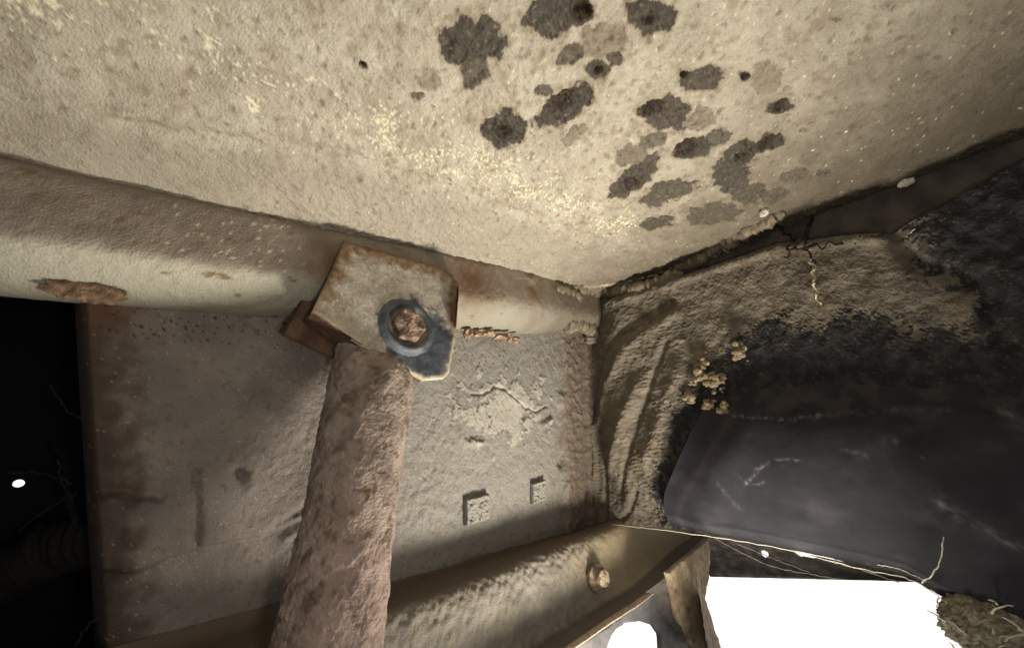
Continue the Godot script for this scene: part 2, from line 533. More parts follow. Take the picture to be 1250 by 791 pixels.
	shell.begin(Mesh.PRIMITIVE_TRIANGLES)
	for b in [[Vector3(-1.6, .86, -.3), Vector3(.5, .90, 1.6)], [Vector3(-1.6, .62, .0), Vector3(-.60, .66, .5)], [Vector3(.03, .62, .44), Vector3(.10, .9, 1.6)]]:
		var bm := BoxMesh.new()
		bm.size = b[1] - b[0]
		shell.append_from(bm, 0, Transform3D(Basis(), (b[0] + b[1]) / 2))
	tag(put("underbody", shell.commit(), flat(Color(.45, .42, .37), .9)), "rest of the car's dusty underside around the arch", "car panel", "", "structure")

	# ---- inner panel
	wall_lines = [
		[[Vector2(-0.4329, 0.4026), Vector2(-0.4067, 0.3967)], .0035, .0045], [[Vector2(-0.4323, 0.3973), Vector2(-0.4061, 0.391)], .005, -.003],
		[[Vector2(-0.3897, 0.4082), Vector2(-0.3852, 0.3656)], .0026, -.0045], [[Vector2(-0.3672, 0.4066), Vector2(-0.3652, 0.4048)], .0035, -.006], [[Vector2(-0.3611, 0.4023), Vector2(-0.3588, 0.3979)], .004, .003],
		[[Vector2(-0.1921, 0.4631), Vector2(-0.1892, 0.4204)], .003, .0025], [[Vector2(-0.1854, 0.4165), Vector2(-0.1642, 0.4154)], .003, .003], [[Vector2(-0.1788, 0.4603), Vector2(-0.1629, 0.4613), Vector2(-0.1484, 0.4689), Vector2(-0.1332, 0.466)], .0013, -.0026], [[Vector2(-0.1332, 0.466), Vector2(-0.108, 0.4486), Vector2(-0.0899, 0.4433), Vector2(-0.0733, 0.4494)], .0013, -.0024], [[Vector2(-0.1057, 0.446), Vector2(-0.1128, 0.4276), Vector2(-0.1083, 0.4125)], .0013, -.002],
		[[Vector2(-0.0516, 0.4595), Vector2(-0.0518, 0.4531)], .005, .006], [[Vector2(-0.0508, 0.3918), Vector2(-0.051, 0.3866)], .005, -.006], [[Vector2(-0.0462, 0.3651), Vector2(-0.0495, 0.3483)], .004, .004], [[Vector2(-0.0839, 0.4285), Vector2(-0.0683, 0.4351)], .003, .003],
		[[Vector2(-0.344, 0.3656), Vector2(-0.3158, 0.383)], .003, -.003], [[Vector2(-0.3331, 0.3584), Vector2(-0.3131, 0.3691)], .003, .003]]
	wall_step = [Vector2(-0.4373, 0.3611), Vector2(-0.4132, 0.3556), Vector2(-0.3851, 0.3642), Vector2(-0.3439, 0.3645), Vector2(-0.3124, 0.3757)]
	var wall_mesh := sheet(500, 270, func(u: float, v: float):
			var y := lerpf(.30, .565, v)
			var xe := -.457 + (.515 - y) * .17   # the free edge leans
			var x := lerpf(xe - .004, .006, u)
			var z := wall_h(x, y)
			var d := x - xe
			if d < .004: z -= (.004 - d) * (.004 - d) * 700 
			return Vector3(x, y, z), func(_u, _v, p: Vector3): return wall_tint(p.x, p.y))
	var panel := put("inner_panel", wall_mesh, metal_skin)
	tag(panel, "dusty brown inner panel behind the rusty tube, with two square pads", "car panel", "", "structure")
	for q in [[Vector2(-0.171, 0.3562), .026, .022], [Vector2(-0.091, 0.3618), .019, .020]]:
		var w: float = q[1]
		var hh: float = q[2]
		var at: Vector2 = q[0]
		var pad := sheet(60, 60, func(u: float, v: float):
				var a := (u - .5) * 1.16
				var b := (v - .5) * 1.16
				var e := maxf(absf(a), absf(b))
				var up := 1.0 - sstep(.485, .53, e)
				var x := at.x + clampf(a, -.5, .5) * w
				var y := at.y + clampf(b, -.5, .5) * hh + a * .1 * hh
				var h := .0055 * up
				for c in [Vector2(-.32, .32), Vector2(.32, .32), Vector2(.32, -.32), Vector2(-.32, -.32)]: h -= .0016 * gauss(Vector2(a, b).distance_to(c), .06)
				h -= .0014 * sstep(.1, .5, nf(x + 6, y, 120)) * sstep(.44, .3, maxf(absf(a), absf(b)))
				return Vector3(x, y, wall_h(x, y) + h + .00025 * n1(x, y, 300)),
			func(_u, _v, p: Vector3): return wall_tint(p.x, p.y) * 1.04)
		put("square_pad", pad, metal_skin, panel)

	# ---- side rail under the pan's edge
	var prof := [Vector2(.590, .004), Vector2(.576, .022), Vector2(.569, .030), Vector2(.556, .0335), Vector2(.542, .037), Vector2(.532, .038), Vector2(.5245, .0345), Vector2(.517, .027), Vector2(.5115, .018), Vector2(.5085, .006), Vector2(.508, -.006)]
	var rail := put("side_rail", sheet(520, 70, func(u: float, v: float):
			var x := lerpf(-.75, .004, u)
			var p: Vector2 = spline(prof, v)
			var lift := .020 * sstep(-.50, -.02, x) + .012 * sstep(-.12, .0, x) * sstep(.2, 1.0, v)
			var h := .0008 * nf(x, v * .1, 30) + .0006 * nf(x, v * .08, 140) + .0003 * n1(x, v * .08, 400)
			h += .003 * gauss(Vector2(x, p.x).distance_to(Vector2(-0.1286, 0.5622)), .006)
			var k := 1.0 - .35 * sstep(-.10, .0, x)
			return Vector3(x, p.x + lift - h * .5, p.y * k + h),
		func(u: float, v: float, p: Vector3):
			var c := Color(.515, .465, .415).lerp(Color(.585, .535, .48), clampf(.5 + nf(p.x, p.y * 2, 30), 0, 1))
			var low := sstep(.46, .56, v + .05 * nf(p.x, p.y, 40))
			c = c.lerp(Color(.76, .735, .655).lerp(Color(.63, .605, .54), sstep(-.42, -.25, p.x)), low)  # cream lower face; light painted into the colour, most at the left end
			c = c.lerp(Color(.66, .60, .50), sstep(-.2, -.05, p.x) * (1 - low))
			c = c.lerp(Color(.44, .40, .35), .85 * sstep(-.17, -.06, p.x + .03 * nf(p.x, p.y, 40)))
			var brown := nf(p.x * .6 + 3, p.y * 2.0, 45)
			c = c.lerp(Color(.46, .37, .26), sstep(.42, .55, brown) * .75)
			if nf(p.x * .8 - 4, p.y * 1.4, 190) + .5 * n1(p.x, p.y, 500) + .5 * gauss(p.x + .38, .05) > 1.02 and v < .5: c = c.lerp(Color(.87, .83, .74), .75)
			c = c.lerp(Color(.45, .33, .20), .8 * gauss(Vector2(p.x, p.y).distance_to(Vector2(-0.1286, 0.5622)), .007))
			c = c.lerp(Color(.40, .28, .18), .7 * gauss(Vector2(p.x, p.y).distance_to(Vector2(-0.2056, 0.5591)) + .008 * nf(p.x, p.y, 90), .022))
			c = c.lerp(Color(.40, .28, .18), .7 * gauss(Vector2(p.x, p.y).distance_to(Vector2(-0.3246, 0.5491)) + .008 * nf(p.x, p.y, 90), .016))
			return c), metal_skin)
	tag(rail, "long beige side rail with cream lower lip along the floor pan edge", "car rail", "", "structure")
	# sealer bead in the joint of pan and rail
	var bead := []
	for q in [Vector3(-0.4095, 0.5743, 0.0196), Vector3(-0.3681, 0.5765, 0.0225), Vector3(-0.3123, 0.5792, 0.0266), Vector3(-0.2458, 0.5798, 0.0233), Vector3(-0.1638, 0.5793, 0.0123), Vector3(-0.0623, 0.5839, 0.0207), Vector3(-0.0076, 0.5906, 0.0606), Vector3(0.0086, 0.5988, 0.1233), Vector3(-0.0013, 0.6066, 0.188)]: bead.append(q + Vector3(0, .0015, -.002))
	put("sealer_bead", strand(bead, .0030, Color(.66, .60, .50), 260, .0025, 10, 0.0), dusty, rail)
	# flaking rust: by the left end, and under the rail right of the bracket
	var rust_a := lump(Vector3(-0.4521, 0.5102, 0.023), Vector3(.0160, .0052, .0040), .5, 80, Color(.40, .31, .24), Color(.60, .50, .41), 70)
	put("rust_scab", rust_a, dusty, rail)
	for q in [[577,407], [590,408], [604,411], [618,412], [627,416], [628,408]]: pass
	for q in [Vector3(-0.1907, 0.5187, 0.012), Vector3(-0.1768, 0.5182, 0.009), Vector3(-0.1668, 0.5196, 0.013), Vector3(-0.1518, 0.5182, 0.01), Vector3(-0.1415, 0.5182, 0.012), Vector3(-0.1297, 0.517, 0.01)]:
		put("rust_scab", lump(q, Vector3(rng.randf_range(.004, .008), rng.randf_range(.0025, .0055), .004), .8, 120, Color(.44, .33, .25), Color(.78, .68, .58), 34), dusty, rail)

	for q in [[Vector3(-0.0915, 0.575, 0.03), Vector3(-0.05, 0.5741, 0.022), Vector3(-0.0148, 0.5592, 0.012), Vector3(0.0005, 0.525, 0.006)], [Vector3(-0.063, 0.5383, 0.02), Vector3(-0.0378, 0.5435, 0.018), Vector3(-0.0063, 0.5399, 0.012), Vector3(0.0219, 0.527, 0.006)], [Vector3(-0.0543, 0.5843, 0.026), Vector3(-0.001, 0.5888, 0.02), Vector3(-0.012, 0.5792, 0.0793), Vector3(-0.006, 0.5867, 0.1347)], [Vector3(0.0095, 0.5969, 0.1082), Vector3(0.005, 0.6011, 0.1436), Vector3(-0.0042, 0.605, 0.1735), Vector3(-0.0109, 0.6089, 0.1995), Vector3(-0.0192, 0.6148, 0.2369)]]:
		put("sealer_bead", strand(q, .0075, Color(.50, .455, .385), 80, .005, 18, .1), dusty, rail)

	# ---- strip behind the arch's top edge
	var strip := put("closing_panel", sheet(260, 90, func(u: float, v: float):
			var z := lerpf(-.01, .50, u)
			var y := lerpf(.50, .68, v)
			return Vector3(.012 - .004 * sstep(.25, .45, z) - .0016 * nf(z, y, 26) - .0007 * nf(z, y, 130), y, z),
		func(_u, _v, p: Vector3): return Color(.27, .248, .228).lerp(Color(.38, .345, .31), clampf(.5 + 1.3 * nf(p.z, p.y, 34) + 1.2 * sstep(.2, .1, p.z), 0, 1)).lerp(Color(.5, .46, .40), .6 * sstep(.2, .5, nf(p.z, p.y + 3, 80)) * sstep(.25, .12, p.z))), metal_skin)
	tag(strip, "dark brown closing strip between floor pan and wheel arch top edge", "car panel", "", "structure")

	# ---- wheel arch
	arch_top = [Vector2(0.0001, 0.562), Vector2(0.0543, 0.5724), Vector2(0.1264, 0.5781), Vector2(0.1855, 0.5844), Vector2(0.2283, 0.5885), Vector2(0.2701, 0.5834), Vector2(0.3006, 0.5773), Vector2(0.3293, 0.5864), Vector2(0.3713, 0.6053), Vector2(.52, .66)]
	arch_low = [Vector2(-0.0095, 0.3131), Vector2(0.019, 0.3183), Vector2(0.1041, 0.3294), Vector2(0.1486, 0.3308), Vector2(0.2176, 0.3325), Vector2(0.2801, 0.3306), Vector2(0.2996, 0.3206), Vector2(0.3311, 0.3126), Vector2(.52, .30)]
	arch_lines = [
		[[Vector2(-0.0019, 0.4454), Vector2(0.0068, 0.4748), Vector2(0.0216, 0.5035), Vector2(0.0634, 0.5333), Vector2(0.1247, 0.5544)], .004, -.005], [[Vector2(0.0097, 0.4264), Vector2(0.0321, 0.4739), Vector2(0.0677, 0.514), Vector2(0.1283, 0.5425)], .006, .004],
		[[Vector2(0.0429, 0.3567), Vector2(0.0646, 0.4064), Vector2(0.0901, 0.4632), Vector2(0.1144, 0.5138)], .004, -.004], [[Vector2(0.0333, 0.3819), Vector2(0.0553, 0.4279), Vector2(0.0787, 0.4723)], .007, .005], [[Vector2(0.0857, 0.3953), Vector2(0.1078, 0.4461), Vector2(0.1287, 0.4872)], .008, .004],
		[[Vector2(-0.0014, 0.3325), Vector2(0.0053, 0.3792), Vector2(0.0024, 0.4261)], .004, .006], [[Vector2(0.0136, 0.3261), Vector2(0.0215, 0.3717), Vector2(0.0117, 0.417)], .0035, -.005], [[Vector2(0.028, 0.32), Vector2(0.0524, 0.3369), Vector2(0.0638, 0.3596)], .003, -.003],
		[[Vector2(0.303, 0.5766), Vector2(0.3116, 0.5517), Vector2(0.3295, 0.5383), Vector2(0.345, 0.5207), Vector2(0.3454, 0.4901)], .006, -.008],
		[[Vector2(0.054, 0.5665), Vector2(0.1261, 0.5737), Vector2(0.228, 0.5847), Vector2(0.3002, 0.5734)], .004, .003]]
	arch_black = PackedVector2Array([Vector2(0.1042, 0.3187), Vector2(0.0836, 0.3622), Vector2(0.1062, 0.397), Vector2(0.1221, 0.4462), Vector2(0.1519, 0.4841), Vector2(0.1824, 0.5068), Vector2(0.2154, 0.524), Vector2(0.251, 0.512), Vector2(0.2741, 0.5235), Vector2(0.2923, 0.508), Vector2(0.3185, 0.5016), Vector2(0.3382, 0.4975), Vector2(0.3398, 0.5245), Vector2(0.3196, 0.5436), Vector2(0.3091, 0.5683), Vector2(0.331, 0.5998), Vector2(0.3724, 0.6137), Vector2(.6, .7), Vector2(.6, .2), Vector2(.08, .2)])
	var arch := put("wheel_arch", sheet(470, 360, func(u: float, v: float):
			var z := lerpf(-.012, .50, u)
			var top := along(arch_top, z)
			var low := along(arch_low, z)
			var over := 0.0
			var t := v
			if v > .93:
				over = (v - .93) / .07
				t = .93
			if v < .03:
				over = (.03 - v) / .03
				t = .03
			var y := lerpf(low, top, (t - .03) / .90)
			var x := arch_x(z, y)
			var turn := over * PI * .55
			return Vector3(x + (sin(turn) * .004 + (.017 if v > .9 else .012) * over * over), y + (1 if v > .5 else -1) * .004 * (1 - cos(turn)) * .6, z),
		func(_u, _v, p: Vector3): return arch_tint(p.z, p.y)), dusty)
	tag(arch, "curved wheel arch caked in brown dirt, with folded sealer near the corner", "wheel arch", "", "structure")

	# ---- black arch liner
	var lin_left := [Vector2(0.1121, 0.3241), Vector2(0.1165, 0.3395), Vector2(0.1319, 0.3711), Vector2(0.1469, 0.4019), Vector2(0.1611, 0.4282), Vector2(0.1744, 0.4466)]
	var lin_low := [Vector2(0.113, 0.3366), Vector2(0.1581, 0.339), Vector2(0.224, 0.3403), Vector2(0.2835, 0.3382), Vector2(0.3021, 0.3286), Vector2(0.3322, 0.3208), Vector2(.54, .29)]
	var lin_top := [Vector2(0.1744, 0.4466), Vector2(0.243, 0.4433), Vector2(0.2834, 0.4462), Vector2(0.3214, 0.4486), Vector2(0.3488, 0.4419), Vector2(.54, .42)]
	var scuffs := [[[Vector2(0.19, 0.3853), Vector2(0.2008, 0.3995), Vector2(0.2139, 0.4089), Vector2(0.2339, 0.4088)], .0012, .8], [[Vector2(0.1841, 0.3925), Vector2(0.1932, 0.3857), Vector2(0.2048, 0.3897)], .001, .6], [[Vector2(0.3068, 0.3906), Vector2(0.3124, 0.3851)], .0035, .7], [[Vector2(0.3124, 0.3851), Vector2(0.3286, 0.3764), Vector2(0.3384, 0.3704)], .002, .6],
		[[Vector2(0.2871, 0.4264), Vector2(0.2878, 0.4253)], .0035, .45], [[Vector2(0.2608, 0.4191), Vector2(0.2723, 0.4155)], .0016, .5], [[Vector2(0.1816, 0.4412), Vector2(0.2228, 0.4393), Vector2(0.2455, 0.4422)], .0012, .6], [[Vector2(0.2455, 0.4422), Vector2(0.2896, 0.4474), Vector2(0.3182, 0.4476)], .002, .25], [[Vector2(0.3414, 0.4477), Vector2(0.3483, 0.4383)], .003, .5], [[Vector2(0.1662, 0.3837), Vector2(0.1816, 0.3647)], .002, .3]]
	var liner := put("arch_liner", sheet(240, 150, func(u: float, v: float):
			var z0: float = spline(lin_left, clampf(v * .999, 0, 1)).x
			var z := lerpf(z0 - .010, .53, u * u * .6 + u * .4)
			var low := along(lin_low, z)
			var top := along(lin_top, maxf(z, lin_top[0].x))
			var y := lerpf(low - .002, top + .028, v)
			var d := z - z0
			var back := .010 * (1 - sstep(-.012, .045, d))
			var t := y - top
			back += .012 * sstep(-.012, .030, t) - .0022 * gauss(t, .005) * (.5 + nf(z, y, 30))
			back += .008 * sstep(.010, -.002, y - low)
			var x := -.024 - .014 * sin(clampf((y - low) / .13, 0, 1) * PI) + back
			x -= .0012 * nf(z, y, 9) + .00008 * nf(z, y, 120)
			return Vector3(x, y, z),
		func(_u, _v, p: Vector3):
			var c := Color(.212, .209, .224) * (1.0 + .16 * nf(p.z, p.y, 22))
			c = c.lerp(Color(.33, .32, .32), .4 * sstep(.0, .7, nf(p.z * .6 + 2, p.y, 26)))
			c = c.lerp(Color(.36, .33, .30), .35 * sstep(.0, .012, p.y - along(lin_top, p.z) + .006) * sstep(.2, .5, nf(p.z, p.y, 50) + .3))
			c = c.lerp(Color(.36, .335, .315), .35 * gauss(p.z - spline(lin_left, clampf((p.y - .33) / .11, 0, 1)).x - .004, .005))
			var q := Vector2(p.z + .002 * nf(p.z, p.y, 120), p.y + .002 * nf(p.z, p.y + 2, 120))
			for l in scuffs:
				var m: float = gauss(far_line(q, l[0]), l[1]) * (.5 + 1.2 * nf(p.z * 1.5, p.y, 130))
				c = c.lerp(Color(.56, .54, .51), clampf(m, 0, 1) * l[2])
			if nf(p.z, p.y + 3, 150) > .72: c = c.lerp(Color(.62, .60, .56), .3)
			c.a = 1
			return c), paint(.8, .006, 14, 0, .22))
	tag(liner, "smooth black plastic arch liner at the lower right above the opening", "arch liner")

	# ---- lower rail with its seam lip
	var low_prof := func(x: float) -> Array:
		var lift := .012 * sstep(-.3, .0, x) + .02 * sstep(-.05, .14, x)
		var drop := -.255 + .035 * sstep(-.2, .13, x)
		return [Vector2(.318, -.004), Vector2(.311 + lift * .3, .004), Vector2(.310 + lift, .028), Vector2(.3075 + lift, .037), Vector2(.300 + lift, .043), Vector2(.285 + lift * .8, .049), Vector2(.262 + lift, .056), Vector2(.251 + lift * 1.4, .060), Vector2(.250 + lift * 1.5, .068), Vector2(.2500 + lift * 1.6, .083), Vector2(.2470 + lift * 1.6, .0845), Vector2(.2455 + lift * 1.6, .060)]
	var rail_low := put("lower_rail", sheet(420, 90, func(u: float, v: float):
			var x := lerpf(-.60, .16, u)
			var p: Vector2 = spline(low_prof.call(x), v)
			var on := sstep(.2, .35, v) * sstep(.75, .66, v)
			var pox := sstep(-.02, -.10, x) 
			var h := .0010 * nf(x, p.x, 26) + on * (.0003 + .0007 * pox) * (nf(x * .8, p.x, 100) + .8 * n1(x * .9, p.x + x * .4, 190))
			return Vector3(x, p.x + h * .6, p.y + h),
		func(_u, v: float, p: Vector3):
			var c := Color(.50, .473, .43).lerp(Color(.59, .56, .51), clampf(.5 + nf(p.x, p.y, 30), 0, 1)).lerp(Color(.71, .645, .52), sstep(-.12, -.02, p.x + .02 * nf(p.x, p.y, 60)))  # right end lightened in the colour, as if lit
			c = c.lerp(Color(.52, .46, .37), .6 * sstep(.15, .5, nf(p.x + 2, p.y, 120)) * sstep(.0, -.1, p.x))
			c = c.lerp(Color(.40, .35, .30), sstep(.36, .22, v))  # top face's shade painted as darker brown
			c = c.lerp(Color(.40, .37, .36), .7 * sstep(.60, .70, v))  # shade above the seam lip painted into the colour
			if v > .8: c = Color(.80, .73, .63) * (1.0 + .2 * nf(p.x, p.y, 200))  # pale lip colour carries the light coming from beyond it
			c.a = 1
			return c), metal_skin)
	tag(rail_low, "beige lower rail with a pale seam lip and one round bolt", "car rail", "", "structure")
	# bolt with its washer
	var face := Transform3D(Basis(Vector3(1, 0, 0), Vector3(0, .95, -.28).normalized(), Vector3(0, .28, .95).normalized()), Vector3(-0.0632, 0.2854, 0.052))
	var bolt_prof := [Vector2(0, .0), Vector2(.0125, .0), Vector2(.0128, .003), Vector2(.0122, .0045), Vector2(.0085, .0048), Vector2(.0080, .0065), Vector2(.0080, .0105), Vector2(.0072, .0118), Vector2(.004, .0124), Vector2(0, .0125)]
	put("bolt", sheet(64, 40, func(u: float, v: float):
			var f := v * (bolt_prof.size() - 1)
			var i := mini(int(f), bolt_prof.size() - 2)
			var q: Vector2 = bolt_prof[i].lerp(bolt_prof[i + 1], f - i)
			var p := Vector3(cos(u * TAU) * q.x, sin(u * TAU) * q.x, q.y)
			return face * (p * (1.0 + .06 * n3(p, 260))),
		func(_u, _v, p: Vector3): return Color(.50, .43, .35).lerp(Color(.74, .68, .58), clampf(.5 + 1.4 * n3(p, 150), 0, 1))), metal_skin, rail_low)

	# ---- dark recess beyond the panel's left edge
	var near_black := flat(Color(.055, .052, .05), .95)  # the hollow's deep shade put into a near-black colour
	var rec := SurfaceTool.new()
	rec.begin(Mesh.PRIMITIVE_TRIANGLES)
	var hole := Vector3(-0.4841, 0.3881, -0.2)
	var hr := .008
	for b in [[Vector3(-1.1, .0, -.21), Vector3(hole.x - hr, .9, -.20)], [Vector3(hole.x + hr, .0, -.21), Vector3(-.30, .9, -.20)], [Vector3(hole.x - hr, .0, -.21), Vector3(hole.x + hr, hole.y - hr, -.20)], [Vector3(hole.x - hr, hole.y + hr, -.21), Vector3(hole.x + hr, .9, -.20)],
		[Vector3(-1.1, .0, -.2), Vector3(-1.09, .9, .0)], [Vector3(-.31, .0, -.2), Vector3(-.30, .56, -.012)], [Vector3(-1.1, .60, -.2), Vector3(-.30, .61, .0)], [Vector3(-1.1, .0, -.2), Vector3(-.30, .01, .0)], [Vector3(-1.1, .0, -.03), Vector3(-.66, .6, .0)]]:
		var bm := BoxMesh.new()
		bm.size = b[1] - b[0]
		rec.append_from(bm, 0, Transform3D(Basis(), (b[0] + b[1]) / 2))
	tag(put("dark_recess", rec.commit(), near_black), "black hollow left of the inner panel with one tiny bright hole", "recess", "", "structure")

	var sq := []
	var rd := []
	for k in 4: sq.append(Vector2([-1, 1, 1, -1][k], [-1, -1, 1, 1][k]) * .013)
	for k in 16: rd.append(Vector2(cos(k * TAU / 16), sin(k * TAU / 16) * .85) * .0036)
	put("pierced_plate", plate(sq, rd, Transform3D(Basis(), hole + Vector3(0, 0, .003)), .002, .0009, 0.0, func(_u, _v, _p): return Color.WHITE), near_black, get_node("dark_recess"))

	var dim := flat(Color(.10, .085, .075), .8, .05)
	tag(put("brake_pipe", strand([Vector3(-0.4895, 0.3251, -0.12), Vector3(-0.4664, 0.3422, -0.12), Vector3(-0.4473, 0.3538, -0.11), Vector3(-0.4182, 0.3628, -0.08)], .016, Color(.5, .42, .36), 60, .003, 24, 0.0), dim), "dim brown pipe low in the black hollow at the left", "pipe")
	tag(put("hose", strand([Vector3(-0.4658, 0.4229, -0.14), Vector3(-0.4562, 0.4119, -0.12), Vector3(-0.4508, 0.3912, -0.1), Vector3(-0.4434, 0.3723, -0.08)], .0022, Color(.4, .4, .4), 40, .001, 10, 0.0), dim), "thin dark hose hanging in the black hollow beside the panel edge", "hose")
	# ---- mounting bracket
	var bracket := base("mounting_bracket")
	tag(bracket, "square beige bracket with rusty edges and a bolt, holding the tube", "bracket")
	var TL := Vector3(-0.3238, 0.5673, 0.042)
	var TR := Vector3(-0.2263, 0.552, 0.047)
	var BR := Vector3(-0.2453, 0.4742, 0.062)
	var BL := Vector3(-0.3455, 0.5092, 0.055)
	var ex := (TR - TL).normalized()
	var ez := ex.cross((TL - BL).normalized()).normalized()
	var ey := ez.cross(ex).normalized()
	var fr := Transform3D(Basis(ex, ey, ez), (TL + TR + BL + BR) / 4)
	var inv := fr.affine_inverse()
	var to2 := func(p: Vector3) -> Vector2:
		var q: Vector3 = inv * p
		return Vector2(q.x, q.y)
	var ring_c: Vector2 = to2.call(Vector3(-0.2783, 0.5073, 0.056))
	var outline := []
	for p in [TL, Vector3(-0.2932, 0.566, 0.044), Vector3(-0.2504, 0.5646, 0.045), Vector3(-0.2333, 0.5602, 0.046), TR, Vector3(-0.2333, 0.5122, 0.054), BR, Vector3(-0.2503, 0.4697, 0.062), Vector3(-0.2677, 0.4678, 0.063), Vector3(-0.3103, 0.4889, 0.06), BL, Vector3(-0.3342, 0.5381, 0.048)]: outline.append(to2.call(p))
	var plate_tint := func(_u, _v, p: Vector3):
		var q: Vector3 = inv * p
		var s := Vector2(q.x, q.y)
		var c := Color(.61, .575, .515).lerp(Color(.71, .675, .61), clampf(.5 + 1.2 * nf(q.x, q.y, 60), 0, 1))
		c = c.lerp(Color(.44, .38, .30), .5 * sstep(.2, .55, nf(q.x + 2, q.y, 170)))
		if nf(q.x - 3, q.y, 260) > .42: c = c.lerp(Color(.86, .83, .77), .7)
		var e := 9.0
		for k in outline.size(): e = minf(e, far(s, outline[k], outline[(k + 1) % outline.size()]))
		var rusty := sstep(.013, .003, e + .009 * nf(q.x, q.y, 80)) * sstep(-.035, .02, q.y + .3 * q.x * signf(q.x))
		c = c.lerp(Color(.37, .27, .18).lerp(Color(.53, .42, .31), clampf(.5 + nf(q.x, q.y, 200), 0, 1)), rusty * .85)
		c = c.lerp(Color(.80, .74, .60), .7 * sstep(.003, .0008, e) * sstep(.0, -.02, q.y))
		var d := s.distance_to(ring_c + Vector2(.006, -.004))
		var bare := sstep(.031, .022, d + .012 * nf(q.x, q.y, 70) + .005 * nf(q.x, q.y, 240) - .010 * sstep(.2, .9, (s - ring_c).normalized().dot(Vector2(.75, -.66))))
		bare *= sstep(.0012, .0040, e + .0025 * nf(q.x, q.y, 200))
		c = c.lerp(Color(.34, .36, .385).lerp(Color(.25, .265, .285), clampf(.5 + 1.3 * nf(q.x + 5, q.y, 60), 0, 1)), bare)
		c.a = 1
		return c
	put("front_plate", plate(outline, [], fr, .0035, .0011, .0006, plate_tint), paint(.6, .03, 14), bracket)
	# pressed ring, its bare metal and the bolt head
	var rf := Transform3D(fr.basis, fr * Vector3(ring_c.x, ring_c.y, 0))
	var ring_prof := [Vector2(.0240, -.0006), Vector2(.0226, .0005), Vector2(.0206, .0020), Vector2(.0188, .0032), Vector2(.0170, .0030), Vector2(.0152, .0016), Vector2(.0138, .0004), Vector2(.0110, .0)]
	put("boss_ring", sheet(120, 40, func(u: float, v: float):
			var q: Vector2 = spline(ring_prof, v)
			var p := Vector3(cos(u * TAU) * q.x, sin(u * TAU) * q.x * .97, q.y)
			return rf * (p + Vector3(0, 0, .0004 * n3(p, 120))),
		func(_u, v: float, p: Vector3):
			var c := Color(.30, .325, .355).lerp(Color(.44, .45, .455), clampf(.3 + 1.3 * n3(p, 90), 0, 1))
			c = c.lerp(Color(.50, .46, .39), sstep(.62, .8, v + .15 * n3(p, 120)))
			return c), paint(.46, .05, 18, .4, .55), bracket)
	put("bolt_head", sheet(96, 40, func(u: float, v: float):
			var a := u * TAU
			var hexa: float = cos(PI / 6) / cos(fposmod(a, PI / 3) - PI / 6)
			var q := Vector2.ZERO
			if v < .35: q = Vector2(1, v / .35 * .85)
			elif v < .5: q = Vector2(lerpf(1, .86, (v - .35) / .15), lerpf(.85, 1, (v - .35) / .15))
			else: q = Vector2(lerpf(.86, 0, (v - .5) / .5), 1.0)
			var p := Vector3(cos(a), sin(a), 0) * q.x * .0128 * hexa + Vector3(0, 0, .0002 + .0060 * q.y)
			var b := .0011 * n3(p, 95) + .0004 * n3(p, 420)
			return rf * (p + Vector3(cos(a) * .4, sin(a) * .4, 1) * b),
		func(_u, _v, p: Vector3):
			return Color(.36, .285, .235).lerp(Color(.74, .645, .565), clampf(.42 + 1.4 * n3(p, 110) + .4 * n3(p, 400), 0, 1))), dusty, bracket)
	# brown back plate and webs of the box
	var rust_tint := func(_u, _v, p: Vector3):
		var c := Color(.335, .25, .205).lerp(Color(.45, .345, .28), clampf(.5 + 1.3 * n3(p, 60), 0, 1))
		return c.lerp(Color(.60, .48, .38), .5 * sstep(.3, .6, n3(p + Vector3.ONE, 170)))
	var bo := []
	for p in [Vector3(-0.3455, 0.5218, 0.03), Vector3(-0.284, 0.5224, 0.03), Vector3(-0.2461, 0.4866, 0.03), Vector3(-0.2603, 0.4713, 0.03), Vector3(-0.3073, 0.4819, 0.03), Vector3(-0.3221, 0.4833, 0.03), Vector3(-0.3554, 0.4968, 0.03)]: bo.append(Vector2(p.x, p.y))
	put("back_plate", plate(bo, [], Transform3D(Basis(), Vector3(0, 0, .030)), .004, .0014, .0006, rust_tint), paint(.8, .04, 14), bracket)
	for q in [[Vector3(-0.3457, 0.5079, 0.056), Vector3(-0.3086, 0.4891, 0.06), Vector3(-0.3077, 0.4822, 0.034), Vector3(-0.3455, 0.5063, 0.034)], [Vector3(-0.3086, 0.4897, 0.06), Vector3(-0.2672, 0.4702, 0.062), Vector3(-0.2571, 0.4684, 0.04), Vector3(-0.3076, 0.4798, 0.034)], [Vector3(-0.3216, 0.4943, 0.031), Vector3(-0.3065, 0.4825, 0.031), Vector3(-0.3136, 0.4911, 0.058), Vector3(-0.3257, 0.5001, 0.056)], [Vector3(-0.3398, 0.5251, 0.01), Vector3(-0.3504, 0.4997, 0.01), Vector3(-0.3556, 0.4966, 0.031), Vector3(-0.3458, 0.5216, 0.031)], [Vector3(-0.1948, 0.5643, 0), Vector3(-0.1975, 0.5234, 0), Vector3(-0.2395, 0.5104, 0.062), Vector3(-0.2346, 0.5454, 0.058)]]:
		put("side_web", sheet(30, 30, func(u: float, v: float):
				var p: Vector3 = q[0].lerp(q[1], u).lerp(q[3].lerp(q[2], u), v)
				return p + Vector3.ONE * .0008 * n3(p, 120), rust_tint), paint(.8, .04, 14), bracket)

	# ---- rusty tube
	var t_top := Vector3(-0.293, 0.4924, 0.04)
	var t_bot := Vector3(-0.339, 0.302, 0.094)
	var axis := (t_bot - t_top).normalized()
	var sx := axis.cross(Vector3(0, 0, 1)).normalized()
	var sy := sx.cross(axis).normalized()
